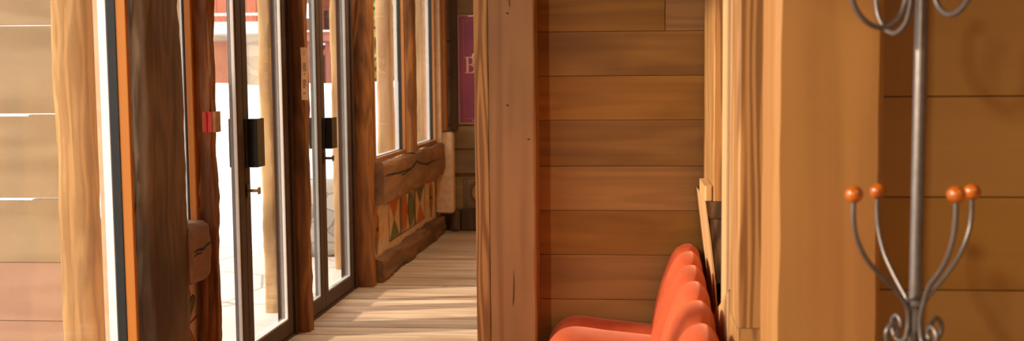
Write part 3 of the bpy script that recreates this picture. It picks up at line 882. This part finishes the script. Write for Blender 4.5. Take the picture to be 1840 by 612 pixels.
for (a, c), (sa, sc_) in zip(zip(edges, edges[1:]), zip(sedges, sedges[1:])):
    obj('back_channel', skew(channel(back_prof, c + 0.0005, a - 0.0005, 0.080, pw=2.3)), 'velvet', sofa, smooth=True)
    obj('seat_channel', skew(channel(seat_prof, sc_ + 0.0005, sa - 0.0005, 0.05, pw=2.2)), 'velvet', sofa, smooth=True)
b = bmesh.new()
bx(b, -0.33, 0.20, 2.0, 4.86, 0.06, 0.24, 0.01)
obj('base', skew(b), 'velvet', sofa)
for y in (2.2, 3.4, 4.7):
    for x in (-0.27, 0.1):
        obj('leg', skew(lathe([(0.018, 0.001), (0.025, 0.06)], x, y, seg=16)), 'dark_board', sofa)

# ------------------------------------------------------------------ coat stand
PX_, PY_ = 0.600, 2.40
cs = thing('coat_stand', 'wrought iron coat stand with curled hooks and orange wooden balls', 'coat stand', (PX_, PY_, 0))
obj('pole', lathe([(0.0135, 0.02), (0.0135, 1.85), (0.004, 1.88)], PX_, PY_, seg=24), 'iron', cs, smooth=True)
obj('collar', lathe([(0.014, 1.008), (0.021, 1.012), (0.022, 1.018), (0.021, 1.024), (0.014, 1.028)], PX_, PY_), 'iron', cs, smooth=True)
# four peg arms: ball end, sweep down to the collar, then a scroll below it
arms = [((0.451, 2.3164, 1.258), 214), ((0.544, 2.526, 1.243), 115), ((0.644, 2.274, 1.262), 300), ((0.737, 2.4836, 1.246), 33)]
for (bxp, byp, bzp), az in arms:
    dx, dy = bxp - PX_, byp - PY_
    R_ = math.hypot(dx, dy); ux, uy = dx / R_, dy / R_
    P = lambda r, z: (PX_ + ux * r, PY_ + uy * r, z)
    pts = [P(R_, bzp - 0.012), P(R_ * 1.0, bzp - 0.05), P(R_ * 0.95, bzp - 0.09), P(R_ * 0.80, bzp - 0.135), P(R_ * 0.58, bzp - 0.172), P(R_ * 0.35, bzp - 0.204), P(0.028, 1.018), P(0.019, 0.99), P(0.019, 0.965),
           P(0.026, 0.940), P(0.042, 0.924), P(0.062, 0.926), P(0.076, 0.942), P(0.078, 0.962), P(0.066, 0.976), P(0.052, 0.972), P(0.047, 0.958), P(0.055, 0.950)]
    am = obj('peg_arm', tube(pts, 0.0052, seg=10), 'iron', cs, smooth=True)
    obj('ball', sphere((bxp, byp, bzp), 0.0185, sz=0.97), 'ball_wood', am, smooth=True)
# upper hat hooks: loops hanging from the head of the pole
for az, dz in ((198, 0.0), (112, -0.008), (293, 0.022)):
    ux, uy = math.cos(math.radians(az)), math.sin(math.radians(az))
    P = lambda r, z: (PX_ + ux * r, PY_ + uy * r, z + dz)
    pts = [P(0.013, 1.80), P(0.028, 1.74), P(0.033, 1.69), P(0.039, 1.65), P(0.055, 1.618), P(0.088, 1.600), P(0.122, 1.608), P(0.150, 1.635), P(0.163, 1.67), P(0.166, 1.71), P(0.158, 1.75), P(0.145, 1.77), P(0.132, 1.76)]
    obj('hat_hook', tube(pts, 0.0058, seg=10), 'iron', cs, smooth=True)
for az in (45, 135, 225, 315):
    ux, uy = math.cos(math.radians(az)), math.sin(math.radians(az))
    P = lambda r, z: (PX_ + ux * r, PY_ + uy * r, z)
    obj('foot', tube([P(0.012, 0.25), P(0.05, 0.12), P(0.12, 0.05), P(0.20, 0.03), P(0.225, 0.008)], 0.007, seg=10), 'iron', cs, smooth=True)
obj('ring', lathe([(0.013, 0.22), (0.024, 0.23), (0.024, 0.24), (0.013, 0.25)], PX_, PY_), 'iron', cs, smooth=True)

# ------------------------------------------------------------------ outdoors
g = bmesh.new()
bx(g, -40, -2.25, -6, 45, -0.25, -0.05)
o = struct('ground_terrace', g, 'paving_stone', 'pale stone paved terrace outside the glazed doors', 'terrace')

def mound(x0, x1, y0, y1, hfun, n=70, m=70):
    bm = bmesh.new()
    V = []
    for i in range(n + 1):
        row = []
        for j in range(m + 1):
            x = x0 + (x1 - x0) * i / n; y = y0 + (y1 - y0) * j / m
            row.append(bm.verts.new((x, y, hfun(x, y))))
        V.append(row)
    for i in range(n):
        for j in range(m):
            bm.faces.new((V[i][j], V[i + 1][j], V[i + 1][j + 1], V[i][j + 1]))
    return bm
def bank(x, y):
    e = noise.noise(Vector((x * 0.5, y * 0.5, 3.3))) * 0.7
    front = max(0.0, min(1.0, (y - 9.9 - e - max(0, -x - 4.5) * 0.25) / 3.6))
    side = max(0.0, min(1.0, (-2.75 - x + max(0, y - 13.0) * 0.6) / 1.3))
    front *= min(1.0, (19.6 - y) / 1.5)
    h = (front ** 0.7) * side * (1.52 + 0.10 * noise.noise(Vector((x * 0.8, y * 0.8, 0)))) + 0.04 * noise.noise(Vector((x * 3, y * 3, 1)))
    return -0.14 + h
tag(obj('snow_bank', mound(-16, -2.62, 9.0, 19.5, bank, 130, 100), 'snow', smooth=True), 'high bank of white snow beyond the terrace', 'snow bank')

def porch(x, y, w, label, seed, mat='porch_post'):
    return tag(obj('porch_post', hewn('Z', -0.05, 2.7, x - w / 2, x + w / 2, y - w / 2, y + w / 2, amp=0.01, power=4, seed=seed, nseg=24), mat, smooth=True), label, 'post')
porch(-2.41, 7.2, 0.092, 'round weathered porch post seen through the nearer glazed door', 31)
porch(-2.396, 8.9, 0.092, 'weathered porch post seen through the farther glazed door', 32)
porch(-2.385, 10.6, 0.15, 'weathered porch post seen through the window with the letters', 33)
porch(-2.385, 12.3, 0.21, 'pale wide porch post filling the farthest window', 34)
porch(-2.44, 4.72, 0.15, 'orange-brown porch post seen through the large near window', 35, 'porch_post_near')

pw = thing('porch_screen', 'pale board screen of the porch seen through the large near window', 'screen', (-3.4, 4.9, -0.05))
zz = [-0.05, 0.12, 0.405, 0.676, 0.97, 1.353, 1.75, 2.15, 2.6]
for i, (a, c) in enumerate(zip(zz, zz[1:])):
    top = c - 0.006 if a > 0.9 and c < 1.5 else c - 0.002
    b = bmesh.new()
    if abs(c - 0.97) < 1e-6 or abs(c - 1.353) < 1e-6:
        prism([(-4.6, a + 0.002), (-2.49, a + 0.002), (-2.49, c - 0.002), (-2.725, c - 0.002), (-2.732, c - 0.011), (-4.6, c - 0.011)], 'Y', 4.84, 4.87, b)
    else:
        bx(b, -4.6, -2.49, 4.84, 4.87, a + 0.002, c - 0.002, 0.001)
    obj('board', b, 'porch_board_pink' if c < 0.7 else 'porch_board', pw)

# chalet with stone ground floor (through the nearer door)
h1 = thing('chalet', 'sunlit chalet with red wood balcony over a stone ground floor', 'building', (-10.8, 27, -0.05))
obj('stone_wall', box(-13, -8.5, 26.2, 30, -0.05, 3.1), 'rubble_wall', h1)
obj('balcony_slab', box(-13, -8.45, 25.0, 26.2, 2.56, 2.82, 0.03), 'snow_slab', h1)
obj('handrail', box(-13, -8.5, 25.05, 25.15, 2.97, 3.02, 0.01), 'snow_slab', h1)
x = -12.9
while x < -8.55:
    obj('baluster', box(x, x + 0.035, 25.08, 25.11, 2.82, 2.98), 'red_cladding', h1)
    x += 0.14
b = bmesh.new(); x = -13
while x < -8.5:
    bx(b, x + 0.005, min(x + 0.235, -8.5), 26.0, 26.2, 2.84, 6.5, 0.006); x += 0.24
obj('upper_wall', b, 'red_cladding', h1)
dr = obj('red_door', box(-10.05, -9.28, 26.12, 26.19, 0.9, 2.42, 0.01), 'red_cladding', h1)
obj('roof', prism([(-13.4, 6.4), (-8.42, 6.4), (-10.9, 8.0)], 'Y', 24.6, 30.4), 'snow_slab', h1)

# red chalet with balcony (through the farther door)
h2 = thing('chalet', 'reddish timber chalet with balcony behind the farther glazed door', 'building', (-7, 29, -0.05))
obj('lower_wall', box(-7.75, -5.75, 27.0, 30, -0.05, 2.35), 'bark', h2)
obj('balcony_beam', box(-7.85, -5.7, 25.6, 27.0, 2.38, 2.60, 0.02), 'red_cladding', h2)
obj('snow_cap', box(-7.85, -5.7, 25.55, 25.75, 2.602, 2.64, 0.01), 'snow_slab', h2)
obj('upper_wall', box(-7.75, -5.75, 26.8, 30, 2.62, 3.5), 'red_cladding', h2)
for x in (-7.5, -7.14, -6.78, -6.42):
    w = obj('shutter', box(x, x + 0.22, 26.74, 26.79, 2.72, 3.16, 0.01), 'bark', h2)
    b = bmesh.new(); ring(b, 26.70, 26.74, 0, 0.30, 0, 0.54, 0.04)
    bmesh.ops.rotate(b, verts=b.verts, cent=(0, 0, 0), matrix=Matrix(((0, 1, 0), (1, 0, 0), (0, 0, 1))))
    bmesh.ops.translate(b, verts=b.verts, vec=(x - 0.04, 0, 2.67))
    bmesh.ops.recalc_face_normals(b, faces=b.faces)
    obj('surround', b, 'red_cladding', w)
for x in (-7.7, -7.2, -6.7, -6.2, -5.8):
    obj('prop', box(x, x + 0.12, 25.7, 25.82, -0.05, 2.375, 0.01), 'red_cladding', h2)
obj('brace', tube([(-7.55, 25.75, 1.9), (-6.9, 25.75, 2.37)], 0.06, seg=8, smooth=0), 'red_cladding', h2)
obj('roof', prism([(-8.4, 3.45), (-5.1, 3.45), (-6.75, 4.7)], 'Y', 25.2, 30.4), 'snow_slab', h2)
tag(obj('stone_block_wall', hewn('X', -3.05, -2.47, 9.45, 9.85, -0.05, 0.62, amp=0.03, power=6, seed=41, step=0.05), 'grey_stone', smooth=True),
    'low grey stone wall end outside the farther glazed door', 'wall')

def tree(x, y, h, r, seed, leafmat, label, nleaf=2600):
    rnd = random.Random(seed)
    t = thing('tree', label, 'tree', (x, y, -0.05))
    obj('trunk', tube([(x, y, -0.05), (x + 0.05, y, h * 0.4), (x - 0.05, y + 0.05, h)], 0.14, seg=10, r_end=0.03), 'bark', t, smooth=True)
    b = bmesh.new()
    for i in range(nleaf):
        z = rnd.uniform(0.16, 1.0)
        rr = r * (1.05 - z) ** 0.7 * math.sqrt(rnd.random())
        a = rnd.uniform(0, 2 * PI)
        c = Vector((x + rr * math.cos(a), y + rr * math.sin(a), z * h + noise.noise(Vector((rr * 2, a * 2, z * 8))) * 0.3))
        s = rnd.uniform(0.09, 0.2)
        u = Vector((rnd.gauss(0, 1), rnd.gauss(0, 1), rnd.gauss(0, 1))).normalized() * s
        w = u.orthogonal().normalized() * s * 0.6
        vs = [b.verts.new(c + u), b.verts.new(c + w), b.verts.new(c - u), b.verts.new(c - w)]
        b.faces.new(vs)
    obj('foliage', b, leafmat, t)
tree(-5.05, 22.5, 6.2, 0.85, 1, 'leaf_yellow', 'yellow-green tree beyond the snow bank, seen through the lettered window')
tree(-3.3, 26.5, 6.8, 1.2, 2, 'leaf', 'green tree farther right beyond the snow, behind the porch posts')
tree(-6.6, 34.0, 9.0, 2.4, 3, 'leaf', 'tall dark green tree rising behind the red chalet')

# ------------------------------------------------------------------ light: sky, and unseen warm lamps added to brighten the room
w = bpy.data.worlds.new('World'); scn.world = w; w.use_nodes = True
nt = w.node_tree
bg = nt.nodes['Background']
bg.inputs[0].default_value = (1.0, 0.985, 0.96, 1); bg.inputs[1].default_value = 2.6

def lamp(name, loc, power, size, col=(1.0, 0.84, 0.62), rot=(0, 0, 0), spread=180):
    l = bpy.data.lights.new(name, 'AREA'); l.shape = 'DISK'; l.size = size; l.energy = power; l.color = col
    l.spread = math.radians(spread)
    o = bpy.data.objects.new(name, l); COL.objects.link(o); o.location = loc; o.rotation_euler = rot
    return o
lamp('added_lamp', (-1.8, -0.8, 2.6), 62, 0.25, rot=(math.radians(55), 0, math.radians(-22)))
lamp('added_lamp', (1.6, 0.4, 3.0), 18, 0.5)
lamp('added_lamp', (-1.1, 7.6, 3.0), 40, 0.5)
sl = bpy.data.lights.new('sun', 'SUN'); sl.energy = 6.8; sl.angle = math.radians(2.5); sl.color = (1.0, 0.86, 0.68)
so = bpy.data.objects.new('sun', sl); COL.objects.link(so); so.location = (-8, 1, 5)
el, az = math.radians(24), math.radians(14.5)
so.rotation_euler = Vector((math.cos(el) * math.cos(az), math.cos(el) * math.sin(az), -math.sin(el))).to_track_quat('-Z', 'Y').to_euler()
for (y0, y1, z0, z1, x) in ((0.3, 4.2, 0.35, 2.93, -2.14), (5.0, 6.4, 0.1, 2.2, -2.14), (6.5, 7.8, 0.1, 2.2, -2.14), (8.0, 10.5, 0.9, 2.5, -2.1)):
    l = bpy.data.lights.new('sky_portal', 'AREA'); l.shape = 'RECTANGLE'
    l.size = z1 - z0; l.size_y = y1 - y0
    o = bpy.data.objects.new('sky_portal', l); COL.objects.link(o)
    o.location = (x, (y0 + y1) / 2, (z0 + z1) / 2); o.rotation_euler = (0, -PI / 2, 0)
    l.cycles.is_portal = True

# ------------------------------------------------------------------ camera
cam = bpy.data.cameras.new('Camera'); co = bpy.data.objects.new('Camera', cam); COL.objects.link(co)
co.location = (0, 0, 1.5)
th, psi, ro = math.radians(4.7447), math.radians(4.4164), -0.0065
co.rotation_euler = (Matrix.Rotation(psi, 3, 'Z') @ Matrix.Rotation(PI / 2 - th, 3, 'X') @ Matrix.Rotation(ro, 3, 'Z')).to_euler()
cam.sensor_fit = 'HORIZONTAL'; cam.sensor_width = 36.0
cam.lens = 2000 / 1840 * 36
cam.shift_x = (920 - 985) / 1840
cam.dof.use_dof = True; cam.dof.focus_distance = 5.6; cam.dof.aperture_fstop = 2.9
cam.clip_end = 200
scn.camera = co
vs = scn.view_settings
vs.view_transform = 'Standard'; vs.look = 'None'; vs.exposure = 0.0; vs.gamma = 1.0
vs.use_curve_mapping = False
scn.cycles.max_bounces = 10
scn.cycles.transparent_max_bounces = 16
scn.cycles.sample_clamp_indirect = 6
